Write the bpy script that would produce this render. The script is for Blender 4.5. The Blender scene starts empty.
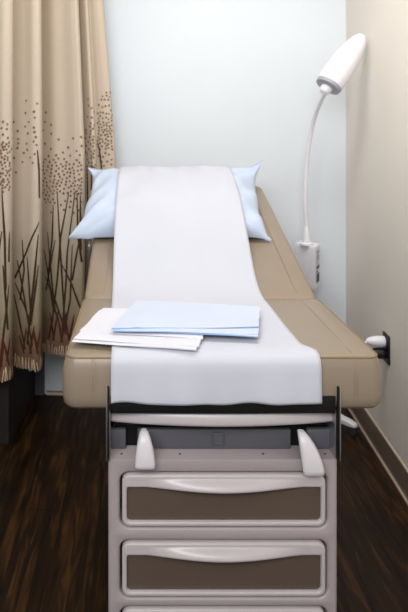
import bpy, bmesh, math, random
from mathutils import Vector, Matrix
random.seed(4)
PI = math.pi
scene = bpy.context.scene
COL = scene.collection

# ------------------------------------------------------------------ camera
CAMZ, F = 1.325, 630.0
cam_d = bpy.data.cameras.new('camera'); cam = bpy.data.objects.new('camera', cam_d); COL.objects.link(cam)
cam.location = (0, 0, CAMZ); cam.rotation_euler = (PI/2, 0, 0)
cam_d.sensor_width = 36; cam_d.lens = F/612*36
cam_d.shift_x = (204-137)/612; cam_d.shift_y = (130-306)/612
cam_d.clip_start = .05
cam_d.dof.use_dof = True; cam_d.dof.focus_distance = 1.7; cam_d.dof.aperture_fstop = 5.0
scene.camera = cam

# ------------------------------------------------------------------ light
w = bpy.data.worlds.new('world'); scene.world = w; w.use_nodes = True
w.node_tree.nodes['Background'].inputs[0].default_value = (.90, .95, 1, 1)
w.node_tree.nodes['Background'].inputs[1].default_value = .2

def area(name, loc, rot, sx, sy, power, col):
    l = bpy.data.lights.new(name, 'AREA'); l.shape = 'RECTANGLE'; l.size = sx; l.size_y = sy
    l.energy = power; l.color = col
    o = bpy.data.objects.new(name, l); COL.objects.link(o); o.location = loc; o.rotation_euler = rot
    return o
area('ceiling_troffer_light', (.25, 2.0, 2.56), (0, 0, 0), 1.2, .6, 15, (1, .98, .96))
area('front_fill_light', (-.5, -.7, 2.15), (math.radians(72), 0, math.radians(-12)), 1.8, .8, 41, (.96, .97, 1))  # added fill light behind the camera, no real window, lifts the upright faces

scene.view_settings.view_transform = 'Standard'; scene.view_settings.look = 'None'
scene.view_settings.gamma = 1; scene.view_settings.use_curve_mapping = False
scene.view_settings.exposure = .34

# ------------------------------------------------------------------ materials
def lin(c):
    c /= 255.0
    return c/12.92 if c <= .04045 else ((c+.055)/1.055)**2.4
def mat(name, rgb, rough=.5, spec=.5, metal=0, noise=0, nscale=30, bump=0, bscale=200, sheen=0, trans=0):
    m = bpy.data.materials.new(name); m.use_nodes = True
    nt = m.node_tree; b = nt.nodes['Principled BSDF']
    c = tuple(lin(v) for v in rgb)+(1,)
    b.inputs['Base Color'].default_value = c; b.inputs['Roughness'].default_value = rough
    b.inputs['Specular IOR Level'].default_value = spec; b.inputs['Metallic'].default_value = metal
    if sheen: b.inputs['Sheen Weight'].default_value = sheen
    tc = nt.nodes.new('ShaderNodeTexCoord')
    if noise:
        n = nt.nodes.new('ShaderNodeTexNoise'); n.inputs['Scale'].default_value = nscale; n.inputs['Detail'].default_value = 4
        nt.links.new(tc.outputs['Object'], n.inputs['Vector'])
        r = nt.nodes.new('ShaderNodeValToRGB')
        r.color_ramp.elements[0].position = .3; r.color_ramp.elements[1].position = .7
        r.color_ramp.elements[0].color = tuple(v*(1-noise) for v in c[:3])+(1,)
        r.color_ramp.elements[1].color = tuple(min(1, v*(1+noise)) for v in c[:3])+(1,)
        nt.links.new(n.outputs['Fac'], r.inputs['Fac']); nt.links.new(r.outputs['Color'], b.inputs['Base Color'])
    if bump:
        n = nt.nodes.new('ShaderNodeTexNoise'); n.inputs['Scale'].default_value = bscale; n.inputs['Detail'].default_value = 3
        nt.links.new(tc.outputs['Object'], n.inputs['Vector'])
        bp = nt.nodes.new('ShaderNodeBump'); bp.inputs['Strength'].default_value = bump; bp.inputs['Distance'].default_value = .002
        nt.links.new(n.outputs['Fac'], bp.inputs['Height']); nt.links.new(bp.outputs['Normal'], b.inputs['Normal'])
    return m
M = {}
M['wall_back'] = mat('back_wall_paint', (227, 233, 238), .75, .3, noise=.015, nscale=3, bump=.15, bscale=300)
M['wall_right'] = mat('right_wall_paint', (234, 227, 216), .7, .3, noise=.02, nscale=2, bump=.15, bscale=300)
M['wall_dark'] = mat('shaded_side_wall', (44, 40, 38), .8, .2, noise=.05, nscale=6)  # dim corner behind the curtain: its shade is put into this dark colour
M['ceiling'] = mat('ceiling_paint', (225, 223, 218), .9, .2, noise=.02, nscale=40)
M['base'] = mat('taupe_vinyl_baseboard', (122, 108, 95), .45, .4, noise=.04, nscale=12)
M['base_lip'] = mat('baseboard_edge_highlight', (205, 182, 162), .4, .5, noise=.03, nscale=30)  # edge highlights painted in: lighter colour on the top cap and toe
M['vinyl'] = mat('tan_vinyl', (144, 129, 111), .36, .5, noise=.03, nscale=5, bump=.12, bscale=420)
M['piping'] = mat('tan_piping', (140, 114, 80), .4, .5, noise=.03, nscale=20)
M['thread'] = mat('tan_thread', (160, 143, 120), .6, .3, noise=.05, nscale=80)
M['plastic'] = mat('mauve_grey_plastic', (172, 160, 161), .36, .5, noise=.015, nscale=8, bump=.03, bscale=500)
M['plastic2'] = mat('pale_grey_plastic', (192, 183, 184), .28, .5, noise=.015, nscale=8)
M['panel'] = mat('brown_drawer_panel', (92, 78, 68), .42, .45, noise=.03, nscale=10)
M['dark'] = mat('black_recess', (14, 13, 14), .6, .3, noise=.05, nscale=20)
M['darkmetal'] = mat('dark_frame_metal', (38, 37, 40), .45, .5, noise=.05, nscale=20)
M['greypanel'] = mat('grey_panel', (88, 88, 94), .5, .4, noise=.03, nscale=10)
M['steel'] = mat('brushed_steel', (190, 190, 192), .3, .5, metal=.9, noise=.03, nscale=60)
M['white'] = mat('white_enamel', (240, 238, 243), .3, .5, noise=.01, nscale=10)
M['greyrim'] = mat('light_grey_rim', (168, 166, 180), .4, .5, noise=.02, nscale=20)
M['paper'] = mat('white_exam_paper', (198, 200, 209), .85, .15, noise=.012, nscale=6, bump=.12, bscale=500)
M['pillow'] = mat('pale_blue_pillowcase', (192, 205, 224), .85, .15, noise=.02, nscale=9, bump=.12, bscale=160, sheen=.1)
M['gown'] = mat('pale_blue_gown', (200, 208, 224), .88, .12, noise=.02, nscale=12, bump=.12, bscale=300)
M['whitecloth'] = mat('white_sheet', (216, 216, 223), .88, .12, noise=.01, nscale=12, bump=.1, bscale=300)
M['bluecrease'] = mat('blue_fold_edge', (150, 182, 220), .88, .12, noise=.05, nscale=30)
M['black'] = mat('black_plastic', (18, 17, 18), .4, .5, noise=.04, nscale=30)
M['ink'] = mat('dark_ink', (70, 68, 90), .5, .3, noise=.1, nscale=80)
M['lever'] = mat('white_lever_plastic', (216, 211, 214), .3, .5, noise=.01, nscale=10)
M['rubber'] = mat('grey_rubber', (60, 60, 62), .7, .3, noise=.05, nscale=40)
M['dots'] = mat('brown_printed_dots', (128, 100, 80), .9, .1, noise=.1, nscale=40)
M['stems'] = mat('dark_olive_printed_stems', (70, 54, 40), .9, .1, noise=.1, nscale=40)
M['redstems'] = mat('rust_red_printed_stems', (88, 46, 38), .9, .1, noise=.1, nscale=40)
M['fringe'] = mat('pale_thread_ticks', (222, 196, 164), .9, .1, noise=.1, nscale=40)

def curtain_material():
    m = bpy.data.materials.new('beige_woven_curtain'); m.use_nodes = True; nt = m.node_tree; b = nt.nodes['Principled BSDF']
    b.inputs['Roughness'].default_value = .9; b.inputs['Specular IOR Level'].default_value = .1
    tc = nt.nodes.new('ShaderNodeTexCoord'); sp = nt.nodes.new('ShaderNodeSeparateXYZ'); nt.links.new(tc.outputs['Object'], sp.inputs[0])
    n2 = nt.nodes.new('ShaderNodeTexNoise'); n2.inputs['Scale'].default_value = 14; n2.inputs['Detail'].default_value = 3
    nt.links.new(tc.outputs['Object'], n2.inputs['Vector'])
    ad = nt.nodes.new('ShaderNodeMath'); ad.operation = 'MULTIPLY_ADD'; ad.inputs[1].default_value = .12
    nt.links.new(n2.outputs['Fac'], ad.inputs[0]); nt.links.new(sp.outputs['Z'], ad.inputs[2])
    r = nt.nodes.new('ShaderNodeValToRGB'); e = r.color_ramp.elements     # rust dye at the hem; light falloff painted above it, tan to pale
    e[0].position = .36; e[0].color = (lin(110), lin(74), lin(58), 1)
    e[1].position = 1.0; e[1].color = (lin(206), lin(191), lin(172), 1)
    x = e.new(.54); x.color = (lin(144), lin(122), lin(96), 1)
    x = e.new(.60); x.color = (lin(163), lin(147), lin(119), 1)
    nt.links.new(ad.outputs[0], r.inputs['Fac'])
    n = nt.nodes.new('ShaderNodeTexNoise'); n.inputs['Scale'].default_value = 260; n.inputs['Detail'].default_value = 2
    nt.links.new(tc.outputs['Object'], n.inputs['Vector'])
    mx = nt.nodes.new('ShaderNodeMix'); mx.data_type = 'RGBA'; mx.blend_type = 'MULTIPLY'; mx.inputs['Factor'].default_value = .22
    nt.links.new(r.outputs['Color'], mx.inputs[6]); nt.links.new(n.outputs['Color'], mx.inputs[7])
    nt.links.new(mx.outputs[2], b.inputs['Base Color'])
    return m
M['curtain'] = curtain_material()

def floor_material():
    m = bpy.data.materials.new('dark_wood_planks'); m.use_nodes = True; nt = m.node_tree; b = nt.nodes['Principled BSDF']
    b.inputs['Roughness'].default_value = .5; b.inputs['Specular IOR Level'].default_value = .16
    tc = nt.nodes.new('ShaderNodeTexCoord'); mp = nt.nodes.new('ShaderNodeMapping'); nt.links.new(tc.outputs['Object'], mp.inputs[0])
    mp.inputs['Rotation'].default_value = (0, 0, math.radians(90))
    br = nt.nodes.new('ShaderNodeTexBrick'); br.inputs['Scale'].default_value = 1
    br.inputs['Brick Width'].default_value = 1.1; br.inputs['Row Height'].default_value = .13; br.inputs['Mortar Size'].default_value = .0018
    br.inputs['Color1'].default_value = (.5, .5, .5, 1); br.inputs['Color2'].default_value = (1, 1, 1, 1); br.inputs['Mortar'].default_value = (.1, .1, .1, 1)
    nt.links.new(mp.outputs[0], br.inputs['Vector'])
    mp2 = nt.nodes.new('ShaderNodeMapping'); mp2.inputs['Scale'].default_value = (26, 2.2, 1); nt.links.new(tc.outputs['Object'], mp2.inputs[0])
    n = nt.nodes.new('ShaderNodeTexNoise'); n.inputs['Scale'].default_value = 1.6; n.inputs['Detail'].default_value = 7; n.inputs['Distortion'].default_value = 1.2
    nt.links.new(mp2.outputs[0], n.inputs['Vector'])
    r = nt.nodes.new('ShaderNodeValToRGB'); e = r.color_ramp.elements
    e[0].position = .35; e[0].color = (lin(28), lin(18), lin(9), 1)
    e[1].position = .72; e[1].color = (lin(88), lin(58), lin(26), 1)
    x = e.new(.52); x.color = (lin(47), lin(30), lin(15), 1)
    nt.links.new(n.outputs['Fac'], r.inputs['Fac'])
    mx = nt.nodes.new('ShaderNodeMix'); mx.data_type = 'RGBA'; mx.blend_type = 'MULTIPLY'; mx.inputs['Factor'].default_value = .8
    nt.links.new(r.outputs['Color'], mx.inputs[6]); nt.links.new(br.outputs['Color'], mx.inputs[7])
    nt.links.new(mx.outputs[2], b.inputs['Base Color'])
    return m
M['floor'] = floor_material()

# ------------------------------------------------------------------ helpers
def obj(name, bm, m, parent=None, smooth=True, angle=None):
    bmesh.ops.recalc_face_normals(bm, faces=bm.faces)
    me = bpy.data.meshes.new(name); bm.to_mesh(me); bm.free()
    for k in (m if isinstance(m, (list, tuple)) else [m]): me.materials.append(k)
    if smooth:
        for p in me.polygons: p.use_smooth = True
        me.set_sharp_from_angle(angle=math.radians(angle or 42))
    o = bpy.data.objects.new(name, me); COL.objects.link(o)
    if parent: o.parent = parent; o.matrix_parent_inverse = Matrix.Translation(-Vector(parent.location))
    return o
def tag(o, label, cat, group=None):
    o['label'] = label; o['category'] = cat
    if group: o['group'] = group
    return o
def thing(name, label, cat, loc):
    o = bpy.data.objects.new(name, None); COL.objects.link(o); o.location = loc; o.empty_display_size = .05
    return tag(o, label, cat)
def struct(o): o['kind'] = 'structure'; return o
def at(px, py, Y): return Vector(((px-137)*Y/F, Y, CAMZ-(py-130)*Y/F))
def on(px, py, z):
    Y = F*(CAMZ-z)/(py-130); return Vector(((px-137)*Y/F, Y, z))
def fx(px): return (px-137)/450.0
def fz(py): return CAMZ-(py-130)/450.0

def loft(bm, loops, cap0=False, cap1=False, closed=True, mi=0):
    V = [[bm.verts.new(p) for p in L] for L in loops]
    n = len(V[0]); rng = n if closed else n-1
    for a, b in zip(V, V[1:]):
        for i in range(rng):
            f = bm.faces.new((a[i], a[(i+1) % n], b[(i+1) % n], b[i])); f.material_index = mi
    if cap0: bm.faces.new(V[0]).material_index = mi
    if cap1: bm.faces.new(V[-1]).material_index = mi
    return V
def rr(cx, cy, w, h, r, n=6):
    r = max(1e-4, min(r, w/2-1e-4, h/2-1e-4)); out = []
    for k, (sx, sy) in enumerate(((1, 1), (-1, 1), (-1, -1), (1, -1))):
        for i in range(n+1):
            a = k*PI/2+i*PI/2/n
            out.append((cx+sx*(w/2-r)+r*math.cos(a), cy+sy*(h/2-r)+r*math.sin(a)))
    return out
def box(bm, x0, x1, y0, y1, z0, z1, bev=0, mi=0):
    if bev <= 0: bev = .0005
    cx, cy, wx, wy = (x0+x1)/2, (y0+y1)/2, x1-x0, y1-y0
    L = []
    for ins, z in ((bev, z0), (bev*.3, z0+bev*.3), (0, z0+bev), (0, z1-bev), (bev*.3, z1-bev*.3), (bev, z1)):
        L.append([(x, y, z) for x, y in rr(cx, cy, wx-2*ins, wy-2*ins, max(bev*1.2-ins, .0003), 3)])
    loft(bm, L, True, True, mi=mi)
def catmull(P, n=8):
    P = [Vector(p) for p in P]; Q = [2*P[0]-P[1]]+P+[2*P[-1]-P[-2]]; out = []
    for i in range(1, len(Q)-2):
        for k in range(n):
            t = k/n; a, b, c, d = Q[i-1:i+3]
            out.append(.5*((2*b)+(c-a)*t+(2*a-5*b+4*c-d)*t*t+(3*b-a-3*c+d)*t**3))
    out.append(P[-1]); return out
def tube(bm, P, r, n=10, mi=0, cap=True):
    P = [Vector(p) for p in P]; R = r if isinstance(r, (list, tuple)) else [r]*len(P)
    up = None; loops = []
    for i, p in enumerate(P):
        d = (P[min(i+1, len(P)-1)]-P[max(i-1, 0)]).normalized()
        if up is None: up = d.orthogonal().normalized()
        up = (up-d*up.dot(d)).normalized(); s = d.cross(up)
        loops.append([p+R[i]*(up*math.cos(a)+s*math.sin(a)) for a in (2*PI*k/n for k in range(n))])
    loft(bm, loops, cap, cap, mi=mi)
def smooth01(t): t = max(0, min(1, t)); return t*t*(3-2*t)

# ------------------------------------------------------------------ the room
SL = .0603                                  # right wall leans away from the table's axis
def wr(y): return .834+SL*y                  # right wall x at y
def yb(x): return 3.073+SL*(1.019-x)         # back wall y at x
XL = -.512                                  # left corner on the back wall
def xl(y): return XL-SL*(yb(XL)-y)
H = 2.6
bm = bmesh.new(); box(bm, -3.2, wr(3.4)+.1, -2.6, 3.5, -.05, 0); struct(obj('floor', bm, M['floor'], smooth=False))
bm = bmesh.new(); box(bm, -2.7, wr(3.4)+.1, -.9, 3.5, H, H+.05); struct(obj('ceiling', bm, M['ceiling'], smooth=False))
def wallquad(name, a, b, n, m, z0=0, z1=H):
    # wall between plan points a and b, thickness along n
    bm = bmesh.new(); a = Vector(a); b = Vector(b); n = Vector(n)
    L = [[(p.x, p.y, z) for p in (a, b, b+n, a+n)] for z in (z0, z1)]
    loft(bm, L, True, True); return obj(name, bm, m, smooth=False)
struct(wallquad('wall_back', (-2.6, yb(-2.6)), (wr(yb(1.02))+.0, yb(1.019)), (.005, .1), M['wall_back']))
struct(wallquad('wall_right', (wr(-1), -1), (wr(3.3), 3.3), (.1, -.006), M['wall_right']))
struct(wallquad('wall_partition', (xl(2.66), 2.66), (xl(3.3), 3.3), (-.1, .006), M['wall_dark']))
struct(wallquad('wall_left', (-2.6, -1), (-2.6, 3.4), (-.1, 0), M['wall_right']))
def baseboard(name, a, b, n, h=.11):
    a = Vector(a); b = Vector(b); n = Vector(n).normalized()
    prof = [(0, 0), (.013, 0), (.013, .006), (.0085, .012), (.006, .02), (.006, h-.006), (.004, h-.001), (0, h)]
    bm = bmesh.new(); mats = [1, 1, 1, 0, 0, 1, 1, 0]
    L = [[(p.x+n.x*d, p.y+n.y*d, z) for d, z in prof] for p in (a, b)]
    V = [[bm.verts.new(q) for q in l] for l in L]
    for i in range(7):
        f = bm.faces.new((V[0][i], V[0][i+1], V[1][i+1], V[1][i])); f.material_index = mats[i]
    bm.faces.new(V[0]); bm.faces.new(V[1])
    return struct(obj(name, bm, [M['base'], M['base_lip']], smooth=False))
baseboard('baseboard_right', (wr(-1), -1), (wr(3.07), 3.07), (-1, SL))
baseboard('baseboard_back', (XL+.06, yb(XL+.06)), (1.012, yb(1.012)), (-SL, -1), .012)
# narrow upright trim at the left end of the back wall
bm = bmesh.new(); box(bm, XL+.001, XL+.05, yb(XL)-.022, yb(XL)-.001, 0, H-.002, .003)
struct(obj('trim_1', bm, M['greypanel'], smooth=False))

# ------------------------------------------------------------------ examination table
T = thing('examination_table', 'tan padded medical examination table with raised backrest on a mauve grey drawer cabinet', 'examination table', (.191, 1.85, 0))
X0, X1 = fx(108.3), fx(337.5); CX = (X0+X1)/2
YF = 1.4
# --- cabinet body with three rounded openings in its front
bm = bmesh.new()
cells = [(.591, fz(534.3), fz(473), fz(527.5)), (fz(534.3), fz(602), fz(541), fz(597.5)), (fz(602), fz(672), fz(607.5), fz(664))]
ox0, ox1 = fx(120), fx(327.5); ocx = (ox0+ox1)/2; ow = ox1-ox0
for (za, zb, ha, hb) in cells:
    hc = (ha+hb)/2; hh = ha-hb
    L = [[(x, YF, z) for x, z in rr(CX, (za+zb)/2, X1-X0-.012, za-zb, .0004)],
         [(x, YF, z) for x, z in rr(ocx, hc, ow+.016, min(hh+.012, za-zb-.002), .028)],
         [(x, YF+.0015, z) for x, z in rr(ocx, hc, ow+.008, hh+.007, .025)],
         [(x, YF+.005, z) for x, z in rr(ocx, hc, ow+.003, hh+.003, .022)],
         [(x, YF+.012, z) for x, z in rr(ocx, hc, ow, hh, .02)],
         [(x, YF+.05, z) for x, z in rr(ocx, hc, ow, hh, .02)]]
    V = loft(bm, L, False, True)
    for v in V[-1][:1]:
        for f in v.link_faces:
            if len(f.verts) > 4: f.material_index = 1
# shell sides, back and top
zt = .591; zk = fz(672)
prof = [(X0+.006, YF), (X0+.0018, YF+.0018), (X0, YF+.006), (X0, 2.25), (X1, 2.25), (X1, YF+.006), (X1-.0018, YF+.0018), (X1-.006, YF)]
V = loft(bm, [[(x, y, z) for x, y in prof] for z in (zk, zt-.002)], False, False, closed=False)
top = [bm.verts.new((x*(1)+(.002 if x < CX else -.002), y+(.002 if y < 2 else -.002), zt)) for x, y in prof]
for i in range(7): bm.faces.new((V[1][i], V[1][i+1], top[i+1], top[i]))
f = bm.faces.new((V[1][7], V[1][0], top[0], top[7])); bm.faces.new(top)
obj('cabinet_body', bm, [M['plastic'], M['dark']], T, angle=50)
bm = bmesh.new(); box(bm, X0+.02, X1-.02, YF+.03, 2.22, .0005, zk+.005, .004)
obj('toe_kick', bm, M['darkmetal'], T)
# --- drawers
def drawer(pt, pb):
    zt_, zb_ = fz(pt), fz(pb); x0, x1 = fx(122), fx(325.7); cx, cz = (x0+x1)/2, (zt_+zb_)/2; W, Hh = x1-x0, zt_-zb_
    ix0, ix1 = fx(126.8), fx(321); iz1, iz0 = fz(pt+11.5), fz(pb-5)
    icx, icz, iW, iH = (ix0+ix1)/2, (iz0+iz1)/2, ix1-ix0, iz1-iz0
    bm = bmesh.new()
    L = []
    for ins, y in ((0, YF+.045), (0, YF+.003), (.0008, YF-.0005), (.0025, YF-.0025), (.005, YF-.003)):
        L.append([(x, y, z) for x, z in rr(cx, cz, W-2*ins, Hh-2*ins, .018-ins)])
    for g, y in ((.003, YF-.003), (.001, YF-.002), (0, YF+.001), (0, YF+.007)):
        L.append([(x, y, z) for x, z in rr(icx, icz, iW+2*g, iH+2*g, .010+g*.5)])
    loft(bm, L, True, False)
    d = obj('drawer', bm, M['plastic2'], T, angle=60)
    bm = bmesh.new()
    L = [[(x, y, z) for x, z in rr(icx, icz, iW+.004, iH+.004, .011)] for y in (YF+.012, YF+.006)]
    loft(bm, L, True, True); obj('inset_panel', bm, M['panel'], d)['label'] = 'dark brown inset panel'
    # lens-shaped pull lip across the top
    bm = bmesh.new(); N = 72; loops = []
    hx0, hx1 = fx(124.5), fx(323.5)
    for i in range(N+1):
        x = hx0+(hx1-hx0)*i/N
        t = (x-fx(146))/(fx(302)-fx(146)); b = math.sin(PI*max(0, min(1, t)))**1.15
        ze = fz(pt+12)-b*.005; ztop = fz(pt+3.0); k = .0005+.018*b
        y0 = YF-.0028
        sec = [(y0+.001, ztop+.001), (y0, ztop-.002), (y0-k*.35, ztop-(ztop-ze)*.25), (y0-k*.72, ztop-(ztop-ze)*.5), (y0-k*.97, ztop-(ztop-ze)*.75),
               (y0-k, ze+.004), (y0-k*.97, ze+.0012), (y0-k*.85+.001, ze), (y0-k*.5+.003, ze+.0025), (y0+.004, ze+.005), (y0+.008, ze+.006)]
        loops.append([(x, y, z) for y, z in sec])
    loft(bm, loops, True, True); obj('handle', bm, M['plastic2'], d, angle=60)
drawer(474.5, 526.5); drawer(542.5, 596.5); drawer(609, 662.5)
# --- ledge: screws, back panels, clip
for px in (121.5, 180, 263, 325):
    p = on(px, 454, .591); bm = bmesh.new()
    loft(bm, [[(p.x+r*math.cos(a), p.y+r*math.sin(a), z) for a in (2*PI*k/12 for k in range(12))] for r, z in ((.0028, .5905), (.0028, .5918), (.0016, .5924))], True, True)
    obj('screw', bm, M['darkmetal'], T)
YP = 1.447
for i, (a, b) in enumerate(((110, 126), (137.5, 291), (307, 333))):
    s = YP/1.4; bm = bmesh.new()
    box(bm, fx(a)*s, fx(b)*s, YP, YP+.015, .592, .637, .003); pnl = obj('front_panel', bm, M['greypanel'], T)
    if i == 1:
        for c in (218,):
            bm = bmesh.new(); q = .014
            L = [[(x, y, z) for x, z in rr(fx(c)*s, .617, 2*q-2*i_, 2*q-2*i_, .003)] for i_, y in ((0, YP), (0, YP-.004), (.001, YP-.005), (.003, YP-.005), (.004, YP-.003))]
            loft(bm, L, False, True); obj('latch', bm, M['greypanel'], pnl)
bm = bmesh.new(); box(bm, X0+.012, X1-.012, YP+.016, 2.2, .5915, .70, .003); obj('upper_frame', bm, M['dark'], T)
# --- side plates
for x in (X0+.001, X1-.004):
    bm = bmesh.new(); box(bm, x, x+.003, YF+.004, 2.1, .592, .70, .001); obj('side_plate', bm, M['steel'], T)
# --- black recess board behind the paper's hem, and upright edges of the leg-rest frame
bm = bmesh.new(); box(bm, fx(110), fx(335), 1.3950, 1.45, .6975, .735, .001); obj('recess_board', bm, M['dark'], T)
for a, b, c in ((106.2, 107.5, 'steel'), (107.4, 109.2, 'dark'), (336.6, 338.4, 'dark'), (338.3, 339.6, 'steel')):
    bm = bmesh.new(); box(bm, fx(a), fx(b), 1.390, 1.43, .594, .757, .001); obj('frame_upright', bm, M[c], T)
# --- bow-fronted bar under the seat
bm = bmesh.new(); loops = []; N = 40
for i in range(N+1):
    u = i/N; x = fx(111)+(fx(336)-fx(111))*u; b = math.sin(PI*u)**.8; yf = 1.425-.026*b
    sec = [(yf+.004, .664), (yf, .667), (yf-.001, .672), (yf, .686), (yf+.004, .691), (yf+.03, .694), (1.475, .694), (1.475, .664)]
    loops.append([(x, y, z-.002*0) for y, z in sec])
loft(bm, loops, True, True); obj('front_rail', bm, M['plastic2'], T)
bm = bmesh.new(); box(bm, fx(112), fx(335), 1.462, 1.50, .64, .712, .002); obj('rail_carrier', bm, M['darkmetal'], T)
# --- two white lever handles
def lever(secs):
    bm = bmesh.new(); L = []
    for (px, py, Y, wpx, th) in secs:
        c = at(px, py, Y); hw = wpx*Y/F/2
        L.append([(c.x+hw*math.copysign(abs(math.cos(a))**.75, math.cos(a)), c.y+th*math.copysign(abs(math.sin(a))**.75, math.sin(a)), c.z) for a in (2*PI*k/20 for k in range(20))])
    loft(bm, L, True, True); obj('stirrup_lever', bm, M['lever'], T, angle=60)['label'] = 'white tapered plastic lever'
lever([(143.8, 429, 1.412, 3, .004), (144, 430, 1.407, 6, .008), (144.2, 434, 1.400, 10, .011), (144.5, 440, 1.395, 13.5, .012), (144.8, 448, 1.390, 17, .012), (145, 458, 1.385, 19.5, .010), (145, 465, 1.382, 20.5, .008), (145, 468, 1.382, 20, .007), (145, 468.8, 1.383, 18, .004)])
lever([(300.5, 430, 1.412, 4, .004), (301, 431, 1.407, 7, .008), (303.5, 436, 1.400, 11, .011), (306.5, 443, 1.395, 15, .012), (309.5, 452, 1.390, 18.5, .012), (312, 462, 1.385, 20.5, .010), (313.6, 470, 1.382, 21.5, .008), (314, 474.5, 1.382, 21, .007), (314, 475.3, 1.383, 19, .004)])
# --- cushions
SX0, SX1 = fx(63.3), fx(383.5); SW = .006
def slab(x0, x1, y0, y1, r, prof, crown=.004, n=8):
    bm = bmesh.new(); cx, cy = (x0+x1)/2, (y0+y1)/2; L = []
    for ins, z in prof: L.append([(x, y, z) for x, y in rr(cx, cy, x1-x0-2*ins, y1-y0-2*ins, r-ins*.8, n)])
    ins0, z0 = prof[-1]; half = min(x1-x0, y1-y0)/2
    for k in range(1, 7):
        t = k/7; ins = ins0+(half-ins0-.01)*t
        L.append([(x, y, z0+crown*math.sin(t*PI/2)) for x, y in rr(cx, cy, x1-x0-2*ins, y1-y0-2*ins, max(r-ins*.8, .012), n)])
    loft(bm, L, True, True); return bm
SEATP = [(.03, .699), (.012, .702), (.004, .711), (.001, .728), (0, .752), (.0008, .775), (.003, .793), (.006, .805), (.0095, .813), (.012, .8165), (.018, .8190)]
seat = obj('seat_cushion', slab(SX0-SW, SX1+SW, 1.398, 1.905, .034, SEATP, .006), M['vinyl'], T, angle=60)
cx = (SX0+SX1)/2
bm = bmesh.new()
lp = [Vector((x, y, .8160)) for x, y in rr(cx, (1.398+1.905)/2, SX1-SX0+2*SW-.022, .507-.022, .024, 8)]
tube(bm, lp+[lp[0]], .0026, 8); obj('piping', bm, M['piping'], seat)['label'] = 'raised ochre piping around the seat top'
for xs in (-.100, -.094, .484, .490):
    pts = [(xs, 1.3985+.0, .735), (xs, 1.3965, .752), (xs, 1.3975, .775), (xs, 1.4005, .793), (xs, 1.404, .806), (xs, 1.409, .816)]
    bm = bmesh.new(); tube(bm, pts, .0009, 6); obj('stitching', bm, M['thread'], seat)
for xs in (-.097, .487):
    pts = [(xs, 1.43+.44*k/20, .8202+.0015*math.sin(PI*k/20)) for k in range(21)]
    bm = bmesh.new(); tube(bm, pts, .0011, 6); obj('stitching', bm, M['thread'], seat)
bm = bmesh.new(); box(bm, SX0+.03, SX1-.03, 1.44, 1.88, .692, .7035, .002); obj('seat_board', bm, M['dark'], T)
# backrest: built flat, then tilted about the fold
TH = math.atan2(.267, .866); PV = Vector((0, 1.900, .8195)); RB = Matrix.Rotation(TH, 4, 'X')
def bk(x, s, h=0): return PV+RB @ Vector((x, s, h))
LB = .905
BP = [(.02, -.085), (.008, -.083), (.002, -.074), (0, -.05), (.0008, -.025), (.004, -.009), (.009, -.003), (.017, 0)]
bm = slab(SX0+.001, SX1-.001, -.022, LB, .04, BP, .004)
for v in bm.verts: v.co = PV+RB @ v.co
back = obj('backrest_cushion', bm, M['vinyl'], T, angle=60)
for xs in (-.097, .487):
    bm = bmesh.new(); tube(bm, [bk(xs, .02+.86*k/20, .0012+.003*math.sin(PI*k/20)) for k in range(21)], .0011, 6); obj('stitching', bm, M['thread'], back)
bm = bmesh.new(); box(bm, SX0+.05, SX1-.05, .05, LB-.04, -.10, -.084, .003)
for v in bm.verts: v.co = PV+RB @ v.co
obj('backrest_board', bm, M['dark'], T)
for xs in (.02, .36):
    bm = bmesh.new(); tube(bm, [(xs, 2.18, .60), bk(xs, .52, -.10)], .012, 10); obj('support_strut', bm, M['steel'], T)
for sx in (SX0-.009,):   # small steel brackets that carry the paper roll at the head
    bm = bmesh.new(); box(bm, sx, sx+.009, .325, .375, -.05, .004, .003)
    for v in bm.verts: v.co = PV+RB @ v.co
    obj('side_bracket', bm, M['steel'], T)

# ------------------------------------------------------------------ pillow
PC = .118; S0, S1 = .352, .850; HP = .126
def pil(u, v):      # u across -1..1, v along 0(bottom)..1(top): returns x, s, mid height, half thickness
    vv = 2*v-1; au, av = abs(u), abs(vv)
    ear = (au*av)**8
    hw = .332+.008*av**4+(.019*ear if vv < 0 else .036*ear)
    x = PC+.045*v+u*hw
    s = (S0+S1)/2+vv*((S1-S0)/2)*(1-.05*(1-au**2)*av)+ear*max(0, vv)*.02
    q = max(0, (1-au**4.5))*max(0, (1-av**3.2))
    seam = .024+.060*v**1.5+((.044 if u > 0 else .010)*ear if vv > 0 else -.010*ear)-.012*(1-av)*au
    k = q**.5; hi = seam+(HP-seam)*k; lo = seam-(seam-.0068)*min(1, q**.4*1.25)
    ang = math.atan2(1-av+.05, 1-au+.05); dc = math.hypot(1-av, 1-au)
    wr_ = (.0050*math.sin(9*u+5*v+2*math.sin(7*v))+.003*math.sin(23*u*v+4*u)+.0065*math.sin(15*ang+3*u)*math.exp(-dc*2.2))*min(1, q*2.5)
    return x, s, (hi+lo)/2, (hi-lo)/2+.001, wr_
def pillow_top(x, s):
    # highest point over (x, s), coarse lookup by inverse scaling
    vv = (s-(S0+S1)/2)/((S1-S0)/2)
    if abs(vv) > 1: return 0
    u = (x-PC-.022-.022*vv)/.335; X_, s_, mid, h, w_ = pil(u, (vv+1)/2); return mid+h+w_
bm = bmesh.new(); NU, NV = 64, 44; tv = []; bv = []
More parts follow.
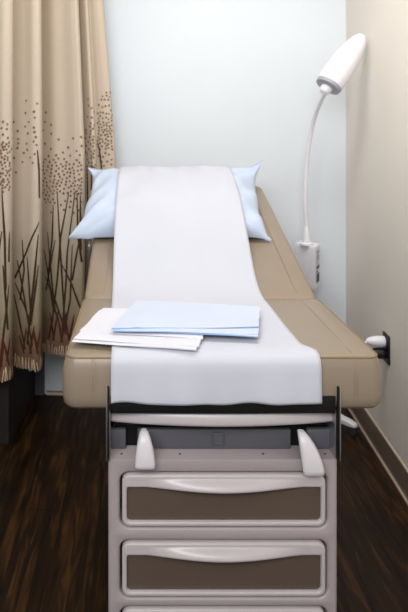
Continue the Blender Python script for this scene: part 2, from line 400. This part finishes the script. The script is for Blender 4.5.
for j in range(NV+1):
    v = .5-.5*math.cos(PI*j/NV); rt, rb = [], []
    for i in range(NU+1):
        u = -math.cos(PI*i/NU); u = u*.6+(2*i/NU-1)*.4
        x, s, mid, h, w_ = pil(u, v)
        # fold tucks by the ears
        tuck = .012*math.sin(17*(u-v*1.2)+3*v)*max(0, abs(u)-.6)/.4
        rt.append(bm.verts.new(bk(x, s, mid+h+w_+tuck))); rb.append(bm.verts.new(bk(x, s, max(.0068, mid-h)+max(0, tuck)*.3)))
    tv.append(rt); bv.append(rb)
for G in (tv, bv):
    for j in range(NV):
        for i in range(NU): bm.faces.new((G[j][i], G[j][i+1], G[j+1][i+1], G[j+1][i]))
for j in range(NV):
    for i in (0, NU): bm.faces.new((tv[j][i], tv[j+1][i], bv[j+1][i], bv[j][i]))
for i in range(NU):
    for j in (0, NV): bm.faces.new((tv[j][i], tv[j][i+1], bv[j][i+1], bv[j][i]))
tag(obj('pillow', bm, M['pillow'], angle=80), 'plump pale blue pillow with pointed corners at the head of the table', 'pillow')

# ------------------------------------------------------------------ table paper
def paper():
    bm = bmesh.new(); NX = 48; rows = None; cols = []
    for i in range(NX+1):
        u = i/NX
        xm = -.070+u*(.378+.070)
        # surface beyond the fold: hull over backrest and pillow
        S = [k*.905/70 for k in range(71)]
        pts = []
        for s in S:
            p = bk(xm, s, max(.006, pillow_top(xm, s)+.007 if S0 < s < S1 else 0)); pts.append((p.y, p.z))
        pts = [(1.62, .8275), (1.8, .8275)]+pts
        crest = max(range(len(pts)), key=lambda k: pts[k][1]-.12*pts[k][0]+(.0 if pts[k][0] < 2.75 else -1))
        hull = []
        for p in pts:      # upper hull except concave fold (limit reach)
            while len(hull) >= 2 and hull[-1][0] > 2.02:
                (x1, y1), (x2, y2) = hull[-2], hull[-1]
                if (y2-y1)*(p[0]-x1) <= (p[1]-y1)*(x2-x1): hull.pop()
                else: break
            hull.append(p)
        def zf(y):
            for a, b in zip(hull, hull[1:]):
                if a[0] <= y <= b[0]: return a[1]+(b[1]-a[1])*(y-a[0])/(b[0]-a[0]+1e-9)
            return hull[-1][1]
        ys = [1.44+.02*k for k in range(67)]
        raw = [zf(y) if y > 1.62 else .8275 for y in ys]
        sm = []
        for k in range(len(ys)):
            a = raw[max(0, k-3):k+4]; sm.append(max(raw[k], sum(a)/len(a)))
        wob = lambda y: .0012*math.sin(11*xm+9*y)+.0012*math.sin(31*xm-13*y)
        path = []
        droop = .721+.0015*math.sin(9*u+1)+.0014*math.sin(21*u)
        ruf = .0035*math.sin(13*u+.5)+.002*math.sin(31*u)
        cur = .010*math.sin(PI*min(1, u*1.0))
        path += [(1.3865+ruf, droop), (1.386+ruf, droop+.006), (1.3868+ruf*.8, .745), (1.389+ruf*.5, .765), (1.3905+ruf*.3, .785), (1.3925, .8035), (1.398, .8145), (1.408, .8222), (1.425, .8268)]
        for y, z in zip(ys, sm): path.append((y, z+max(0, wob(y))))
        col = []
        for (y, z) in path:
            # edges: slightly wider at the front flap, notch where the flap bends
            xr = .378+.026*smooth01((1.47-y)/.05)+.004*math.sin(6*y); xl_ = -.074+.004*math.sin(5*y)+.014*smooth01((1.7-y)/.3)
            if y > 2.2: xr += .004*(y-2.2)/.3
            col.append((xl_+(xr-xl_)*u, y, z))
        cols.append(col)
    V = [[bm.verts.new(p) for p in c] for c in cols]
    for a, b in zip(V, V[1:]):
        for k in range(len(a)-1): bm.faces.new((a[k], a[k+1], b[k+1], b[k]))
    o = obj('table_paper', bm, M['paper'], angle=80)
    m = o.modifiers.new('thickness', 'SOLIDIFY'); m.thickness = .0009; m.offset = 1
    return tag(o, 'long white exam paper running over the pillow and seat and hanging off the front', 'table paper')
paper()

# ------------------------------------------------------------------ folded linens on the seat
def folded(name, layers, m, label, cat, edge=None):
    bm = bmesh.new()
    for li, (quad, z0, th, seed) in enumerate(layers):
        (a, b, c, d) = [on(px, py, z0+th) for px, py in quad]     # back-left, back-right, front-right, front-left
        N = 24; R = random.Random(seed); ph = R.random()*6
        def pt(u, v, h):
            p = (a*(1-u)+b*u)*(1-v)+(d*(1-u)+c*u)*v
            e = .0012*math.sin(9*u+ph)+.001*math.sin(7*v+ph)
            return Vector((p.x+.0008*math.sin(17*v+ph), p.y+e, z0+h+(.0012*math.sin(5*u+ph+3*v)*(1 if h > 0 else 0)+(.0016*math.exp(-((u-.17)/.012)**2) if (h > 0 and edge and li == len(layers)-1) else 0))))
        T_, B_ = [], []
        for j in range(N+1):
            v = j/N
            T_.append([bm.verts.new(pt(i/N, v, th*(1-.35*max(0, (v-.93)/.07)**2))) for i in range(N+1)])
            B_.append([bm.verts.new(pt(i/N, v, 0)) for i in range(N+1)])
        for j in range(N):
            for i in range(N):
                bm.faces.new((T_[j][i], T_[j][i+1], T_[j+1][i+1], T_[j+1][i])); bm.faces.new((B_[j][i], B_[j+1][i], B_[j+1][i+1], B_[j][i+1]))
        for j in range(N):
            for i in (0, N): bm.faces.new((T_[j][i], T_[j+1][i], B_[j+1][i], B_[j][i]))
        for i in range(N):
            for j in (0, N): bm.faces.new((T_[j][i], T_[j][i+1], B_[j][i+1], B_[j][i])).material_index = 1 if edge else 0
    return tag(obj(name, bm, [m]+([edge] if edge else []), angle=35), label, cat)
ZP = .8325
folded('folded_drape', [([(99, 310.5), (206, 314), (196.5, 349.5), (72, 341)], ZP, .003, 1),
                        ([(104, 308), (207, 311), (199, 346.5), (74, 338)], ZP+.0034, .0025, 2),
                        ([(103, 308.5), (206, 311), (203, 338.5), (79.5, 330.5)], ZP+.0062, .002, 3)], M['whitecloth'],
       'folded white paper drape lying under the blue gown on the seat', 'drape')
folded('folded_gown', [([(139, 303), (260, 309), (258.5, 336.2), (150, 331)], ZP+.0105, .0028, 4),
                       ([(138, 301), (260, 308), (258, 333.2), (113, 330)], ZP+.0137, .0028, 5),
                       ([(137, 299.5), (260.3, 306.5), (258.5, 325.8), (111.5, 327.5)], ZP+.0169, .004, 6)], M['gown'],
       'folded pale blue gown lying on the white drape and exam paper', 'gown', M['bluecrease'])

# ------------------------------------------------------------------ curtain
def build_curtain():
    ctl = [(-90, 2.30), (-70, 2.36), (-45, 2.46), (-25, 2.50), (-8, 2.50), (4, 2.485), (11.5, 2.52), (12.5, 2.60), (9.5, 2.645), (14, 2.645), (24, 2.625), (34, 2.60), (41, 2.625), (42.3, 2.73), (39.5, 2.83),
           (44, 2.825), (54, 2.79), (66, 2.775), (77, 2.755), (83.5, 2.765), (84.5, 2.86), (81.5, 2.93), (87, 2.905), (93, 2.88), (96, 2.895), (96.5, 2.94), (97.5, 2.965), (103, 2.955), (109, 2.95), (114.5, 2.965), (115.5, 2.995)]
    P = [Vector(((px-137)*Y/F, Y, 0)) for px, Y in ctl]
    C = catmull(P, 12); n = len(C)
    cum = [0]
    for a, b in zip(C, C[1:]): cum.append(cum[-1]+(b-a).length)
    LT = cum[-1]
    Z0, Z1 = .335, 2.32
    def pos(s, z):
        s = max(0, min(LT-1e-6, s))
        lo, hi = 0, n-1
        while hi-lo > 1:
            m_ = (lo+hi)//2
            if cum[m_] <= s: lo = m_
            else: hi = m_
        t = (s-cum[lo])/(cum[hi]-cum[lo]+1e-9); p = C[lo].lerp(C[hi], t)
        px = 137+p.x*F/p.y
        up = max(0, (z-1.23)/.7); dx = -.056*up*max(0, px/115)**2.2
        lw = .006*math.sin(3.1*z+9*p.x)
        return Vector((p.x+dx, p.y+lw, z))
    def nrm(s, z):
        a = pos(s-.002, z); b = pos(s+.002, z); d = (b-a); nn = Vector((d.y, -d.x, 0)).normalized()
        return nn
    bm = bmesh.new(); NS = 420; NZ = 44; V = []
    for j in range(NZ+1):
        z = Z0+(Z1-Z0)*j/NZ
        row = []
        for i in range(NS+1):
            s = LT*i/NS; zz = z+(.006*math.sin(s*30) if j == 0 else 0); row.append(bm.verts.new(pos(s, zz)))
        V.append(row)
    for j in range(NZ):
        for i in range(NS): bm.faces.new((V[j][i], V[j][i+1], V[j+1][i+1], V[j+1][i]))
    # lookup pixel column -> nearest visible s
    samp = [(LT*k/3000) for k in range(3001)]
    def find(px, py):
        best = None
        for s in samp:
            p = pos(s, 1.0); z = CAMZ-(py-130)*p.y/F; p = pos(s, z); q = 137+p.x*F/p.y
            if abs(q-px) < .35 and (best is None or p.y < best[1].y): best = (s, p)
        if best is None: return None
        return best[0], best[1].z
    OFF = .0012
    def put(s, z): return pos(s, z)+nrm(s, z)*OFF
    def dot(s, z, r, mi):
        vs = [bm.verts.new(put(s+r*math.cos(a), z+r*math.sin(a))) for a in (2*PI*k/8 for k in range(8))]
        bm.faces.new(vs).material_index = mi
    def line(P2, wd, mi):   # pixel polyline on the visible cloth, in cloth coordinates
        pts = []
        for (x, y) in P2:
            f = find(x, y)
            if f is not None: pts.append(f)
        if len(pts) < 2: return
        Q = []
        for (a, b) in zip(pts, pts[1:]):
            if abs(a[0]-b[0]) > .14: return
            m_ = 14
            for k in range(m_): Q.append((a[0]+(b[0]-a[0])*k/m_, a[1]+(b[1]-a[1])*k/m_))
        Q.append(pts[-1]); prev = None
        for k, (s, z) in enumerate(Q):
            a = Q[max(0, k-1)]; b = Q[min(len(Q)-1, k+1)]; d = Vector((b[0]-a[0], b[1]-a[1])).normalized(); t = k/(len(Q)-1)
            hw = wd*(.45+.55*min(1, t*2.5))/2; o_ = Vector((-d.y, d.x))*hw
            z_ = max(z, Z0+.006)
            cur = (bm.verts.new(put(s+o_.x, z_+o_.y)), bm.verts.new(put(s-o_.x, z_-o_.y)))
            if prev: bm.faces.new((prev[0], prev[1], cur[1], cur[0])).material_index = mi
            prev = cur
    # dots
    D = []
    def scatter(n_, x0, x1, y0, y1, md, bias=None):
        tries = 0; k = 0
        while k < n_ and tries < n_*40:
            tries += 1; x = random.uniform(x0, x1); y = y0+(y1-y0)*(random.random()**(bias or 1))
            if all((x-a)**2+(y-b)**2 > md*md for a, b in D): D.append((x, y)); k += 1
    for p in ((26, 100.6), (37.5, 103.5), (25.3, 113), (33.8, 111.6), (13.6, 122), (28.7, 122), (35, 117.7), (25, 126.6), (33.5, 127.6), (17.5, 131), (27.7, 133.5), (34.8, 132), (36, 137),
              (8, 137.8), (7, 129), (18, 139), (18, 143.5), (26.5, 143.7), (33.5, 141.6), (36.8, 145), (11.6, 149), (17.2, 148), (27, 149.8), (23.7, 153), (35, 154), (14, 158), (30, 157.4), (22.3, 162), (32.5, 163),
              (11, 169), (15.7, 172.4), (45.8, 112.4), (44.8, 122), (51, 124.8), (43, 130.3), (51, 133.8), (58.8, 139.5), (44.7, 143.6), (50.7, 149), (48.5, 156), (55.7, 155.3), (53.7, 159.8), (49.4, 162), (43, 166), (46.8, 170.5),
              (58.6, 139.5), (73, 138.4), (68, 147.5), (76.5, 151), (56, 155.3), (62.8, 152.5), (70, 155.8), (79.5, 155), (64, 159), (82, 146), (81.5, 137)): D.append(p)
    scatter(46, 0, 10, 142, 192, 2.5); scatter(8, -3, 8, 118, 142, 4)
    scatter(88, 50, 82, 162, 194, 3.0, .8); scatter(16, 44, 82, 155, 205, 3.4); scatter(8, 50, 80, 192, 213, 4.5); scatter(12, 42.8, 50, 160, 200, 3.2)
    scatter(34, 85, 95.5, 120, 168, 2.7, .7); scatter(6, 86, 95, 98, 122, 4)
    scatter(62, 97.5, 112.5, 112, 150, 2.4); scatter(14, 98, 112, 92, 114, 3.0); scatter(10, 98, 113, 150, 166, 4)
    scatter(150, -62, -2, 158, 194, 3.2, .8); scatter(46, -62, -2, 118, 160, 4.5); scatter(14, -60, -2, 194, 212, 4.5)
    for (x, y) in D:
        f = find(x, y)
        if f: dot(f[0], f[1], random.uniform(.0046, .0060), 1)
    # grass stems
    for L_ in ([(37.5, 150), (39.2, 170), (39.6, 198)], [(39.2, 198), (24, 225), (9.8, 254)], [(39.2, 222), (27, 250), (14.7, 278)], [(38.4, 234), (34.3, 280), (27, 345)], [(17.2, 227), (12.5, 255), (10.5, 271)],
               [(9.5, 232), (9, 262)], [(27, 257), (28.6, 280), (31, 322)], [(17, 260), (21, 280), (32, 345)], [(1.6, 190), (5, 240), (6, 290)], [(15, 283), (24, 305), (31, 325)], [(38.5, 265), (31, 322)], [(14, 295), (25, 350)],
               [(57, 193), (59.6, 242), (62, 280), (65, 330)], [(68.6, 193), (60.4, 237), (57, 280), (52, 322)], [(75, 191), (67, 253), (66, 280), (62, 330)], [(76.8, 193), (77.6, 234), (82, 262)], [(47.4, 232), (51.4, 278), (55, 312)],
               [(44, 250), (49, 280), (57, 318)], [(45, 276), (55, 300), (66, 334)], [(80, 195), (81, 250)], [(98, 143), (101.4, 169)], [(62, 265), (72, 285), (80, 307)], [(50, 290), (54, 312)], [(72, 245), (70, 300), (64, 330)],
               [(87, 165), (88, 230)], [(92, 165), (91, 190)], [(55, 240), (46, 290)], [(79, 240), (72, 280)], [(3, 265), (8, 330)], [(9, 285), (2, 345)], [(53, 205), (52, 240), (48, 275)], [(36, 290), (28, 335)], [(22, 240), (24, 270), (20, 300)]):
        line(L_, .0092, 2)
    for k in range(26):
        x = -60+2.3*k; line([(x+random.uniform(-9, 9), random.uniform(192, 260)), (x+random.uniform(-3, 3), 290), (x+random.uniform(-4, 4), 345)], .0092, 2)
        if k % 2: line([(x-2, 340), (x+2, 372)], .0095, 3); line([(x+5, 338), (x+2, 372)], .0095, 3)
    for L_ in ([(50, 312), (54, 340)], [(58, 310), (53, 340)], [(57, 312), (62, 342)], [(66, 312), (61, 342)], [(64, 312), (69, 340)], [(74, 314), (69, 340)], [(52, 318), (49, 338)],
               [(26, 328), (23, 352)], [(26, 330), (31, 354)], [(34, 326), (30, 354)], [(33, 328), (38, 354)], [(40, 330), (37, 350)], [(19, 335), (24, 354)], [(4, 340), (1, 368)], [(4, 342), (9, 366)], [(10, 338), (7, 362)]):
        line(L_, .0095, 3)
    # ticks along the hem
    R = random.Random(9); s = .02
    while s < LT-.02:
        h = R.uniform(.030, .055); d = R.uniform(-.008, .008); a = (s, Z0-.004+R.uniform(-.004, .006)); b = (s+d, Z0+h)
        w_ = .0017
        vs = [bm.verts.new(put(q[0]+k, q[1])) for q, k in ((a, -w_), (a, w_), (b, w_), (b, -w_))]
        bm.faces.new(vs).material_index = 4
        s += R.uniform(.006, .012)
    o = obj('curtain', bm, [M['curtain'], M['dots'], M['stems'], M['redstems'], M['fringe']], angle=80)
    tag(o, 'beige privacy curtain left of the table printed with brown dots and grass stems', 'curtain')
    # ceiling track following the curtain
    bm = bmesh.new(); tr = [(pos(LT*k/12, 2.35)+Vector((0, 0, 0))) for k in range(13)]
    bm2 = []
    tube(bm, [Vector((p.x, p.y, 2.345)) for p in tr], .014, 8); 
    for k in (1, 6, 11): tube(bm, [(tr[k].x, tr[k].y, 2.35), (tr[k].x, tr[k].y, H)], .006, 8)
    tag(obj('curtain_track', bm, M['steel']), 'metal ceiling track that the beige curtain hangs from', 'curtain track')
build_curtain()

# ------------------------------------------------------------------ lamp on a rolling stand
LX, LY = .787, 2.885
Lp = thing('examination_lamp', 'white gooseneck examination lamp on a rolling stand behind the table', 'lamp', (LX, LY, 0))
# head
hb = at(327.5, 87, 2.665); ht = Vector((wr(2.72)-.026, 2.715, CAMZ+94*2.72/F)); ax = (ht-hb)
bm = bmesh.new()
tube(bm, [hb+ax*t for t in (0, .02, .06, .15, .30, .45, .60, .74, .86, .94, .985, 1)], [.047, .053, .056, .058, .0585, .057, .053, .046, .037, .028, .021, .012], 28)
head = obj('lamp_head', bm, M['white'], Lp, angle=60)
bm = bmesh.new(); tube(bm, [hb-ax*.012, hb+ax*.0, hb+ax*.05], [.046, .0535, .057], 28); obj('rim', bm, M['greyrim'], head)['label'] = 'grey rim round the open end'
u = ax.normalized(); bm = bmesh.new(); tube(bm, [hb-u*.034, hb-u*.028, hb-u*.014, hb-u*.0], [.012, .021, .026, .026], 18); obj('neck_joint', bm, M['white'], head)
bm = bmesh.new(); q = hb+ax*.93; side = u.cross(Vector((0, 0, 1))).normalized(); dn = u.cross(side).normalized()
if dn.z > 0: dn = -dn
tube(bm, [q+dn*.014, q+dn*.024], [.010, .006], 12); obj('tilt_knob', bm, M['rubber'], head)
# gooseneck
g = [(306.5, 226, 2.89), (305.2, 205, 2.885), (305.5, 180, 2.88), (307.5, 155, 2.865), (311, 133, 2.84), (315.5, 115, 2.79), (320.5, 102, 2.72), (325.5, 92, 2.655)]
bm = bmesh.new(); tube(bm, catmull([at(*p) for p in g], 8), .0095, 12); obj('gooseneck', bm, M['white'], Lp)
bm = bmesh.new(); c = at(306.5, 226, 2.89)
tube(bm, [(c.x, c.y, z) for z in (.797, .806, .812, .83, .86, .885)], [.030, .030, .021, .019, .014, .0095], 16); obj('neck_socket', bm, M['white'], Lp)
# control box turned so that its labelled side faces right
A = Vector((.803, 2.835)); B = Vector((.735, 2.93)); Cc = Vector((.850, 2.925)); Dd = B+(Cc-A)
bm = bmesh.new(); L = []
ctr = (A+B+Cc+Dd)/4
for z, k in ((.600, .90), (.604, .94), (.62, .96), (.785, 1.0), (.794, .985), (.798, .94)):
    L.append([Vector(((ctr+(p-ctr)*k).x, (ctr+(p-ctr)*k).y, z)) for p in (A, A.lerp(B, .06), A.lerp(B, .94), B, B.lerp(Dd, .06), B.lerp(Dd, .94), Dd, Dd.lerp(Cc, .06), Dd.lerp(Cc, .94), Cc, Cc.lerp(A, .06), Cc.lerp(A, .94))])
loft(bm, L, True, True); cb = obj('control_box', bm, M['white'], Lp, angle=30)
bm = bmesh.new(); e = (Cc-A).normalized(); nn = Vector((e.y, -e.x)); W_ = (Cc-A).length
def mark(u0, u1, z0, z1):
    k = .985
    P_ = []
    for uu, zz in ((u0, z0), (u1, z0), (u1, z1), (u0, z1)):
        sc_ = .96+.04*(zz-.62)/.165; a_ = ctr+(A-ctr)*sc_; c_ = ctr+(Cc-ctr)*sc_
        p = a_.lerp(c_, uu)+nn*.0012; P_.append(bm.verts.new((p.x, p.y, zz)))
    bm.faces.new(P_)
for z in (.771, .764): mark(.25, .8, z, z+.003)
mark(.3, .38, .725, .755); mark(.38, .7, .752, .755); mark(.62, .7, .725, .755); mark(.38, .62, .738, .741); mark(.3, .7, .715, .718)
mark(.25, .85, .690, .706); mark(.2, .5, .676, .684); mark(.28, .85, .628, .67)
obj('printed_label', bm, M['ink'], cb, smooth=False)['label'] = 'dark printed markings'
bm = bmesh.new(); tube(bm, [(LX, LY, .07), (LX, LY, .605)], .014, 16); obj('pole', bm, M['white'], Lp)
bm = bmesh.new(); tube(bm, [(LX, LY, .05), (LX, LY, .055), (LX, LY, .085), (LX, LY, .095)], [.036, .042, .034, .018], 20); obj('base_hub', bm, M['white'], Lp)
for a in (-48, 42, 132, 222):
    a = math.radians(a); d = Vector((math.cos(a), math.sin(a), 0)); s_ = Vector((-d.y, d.x, 0)); o_ = Vector((LX, LY, 0)); L = []
    for r_, hw, zb_, zt_ in ((.02, .024, .052, .088), (.12, .021, .05, .078), (.21, .019, .046, .066), (.232, .014, .046, .060), (.238, .006, .048, .056)):
        L.append([o_+d*r_+s_*y_+Vector((0, 0, z_)) for y_, z_ in ((-hw, zb_), (hw, zb_), (hw, zt_-.006), (hw*.6, zt_), (-hw*.6, zt_), (-hw, zt_-.006))])
    bm = bmesh.new(); loft(bm, L, True, True); lg = obj('base_leg', bm, M['white'], Lp)
    c = o_+d*.215+Vector((0, 0, .0205)); bm = bmesh.new()
    for k in (-.009, .005):
        tube(bm, [c+s_*(k-.002), c+s_*k, c+s_*(k+.006), c+s_*(k+.008)], [.016, .020, .020, .016], 16)
    tube(bm, [c-s_*.010, c+s_*.012], .005, 8); tube(bm, [c+Vector((0, 0, .004)), c+Vector((0, 0, .028))], .005, 8)
    obj('caster', bm, M['rubber'], lg)

# ------------------------------------------------------------------ outlet and plugs on the right wall
WN = Vector((-1, SL, 0)).normalized(); WT = Vector((SL, 1, 0)).normalized()
oc = Vector((wr(2.478), 2.478, .467))
def onwall(t, z, d): return oc+WT*t+Vector((0, 0, z))+WN*d
def wplate(bm, w_, h_, d0, d1, r=.004, t=0, z=0):
    loft(bm, [[onwall(t+a, z+b, d) for a, b in rr(0, 0, w_-2*i_, h_-2*i_, r)] for i_, d in ((0, d0), (0, d1-.002), (.001, d1-.0005), (.003, d1))], True, True)
O = thing('wall_outlet', 'black electrical outlet plate on the beige right wall', 'outlet', oc)
bm = bmesh.new(); wplate(bm, .074, .112, .0, .006); obj('cover_plate', bm, M['black'], O)
for z in (.024, -.024):
    bm = bmesh.new(); wplate(bm, .034, .030, .0055, .0085, .010, z=z); obj('socket', bm, M['black'], O)
bm = bmesh.new(); wplate(bm, .005, .005, .005, .0075, .002); obj('screw', bm, M['steel'], O)
def plug(name, z, m, label, rad, ln, tail):
    t = thing(name, label, 'power cord', onwall(0, z, .0095))
    bm = bmesh.new(); P_ = [onwall(0, z, d) for d in (.0095, .012, .02, ln*.6, ln*.85, ln)]
    tube(bm, P_, [rad*.9, rad, rad, rad*.95, rad*.7, rad*.4], 16); obj('plug', bm, m, t)
    bm = bmesh.new(); tube(bm, catmull([onwall(0, z, ln-.004)]+[Vector(p) for p in tail], 10), .0042, 8); obj('cord', bm, m, t)
plug('white_power_cord', .0265, M['white'], 'white plug and cord in the upper socket of the black outlet', .021, .080,
     [(.885, 2.47, .480), (.865, 2.45, .462), (.82, 2.45, .42), (.75, 2.48, .34), (.68, 2.52, .15), (.64, 2.56, .03), (.60, 2.6, .0062), (.50, 2.62, .0062)])
plug('black_power_cord', -.020, M['black'], 'black plug and cord in the lower socket of the black outlet', .022, .072,
     [(.89, 2.47, .430), (.865, 2.46, .39), (.80, 2.45, .34), (.72, 2.44, .26), (.66, 2.45, .12), (.62, 2.46, .03), (.58, 2.47, .0062), (.48, 2.47, .0062)])
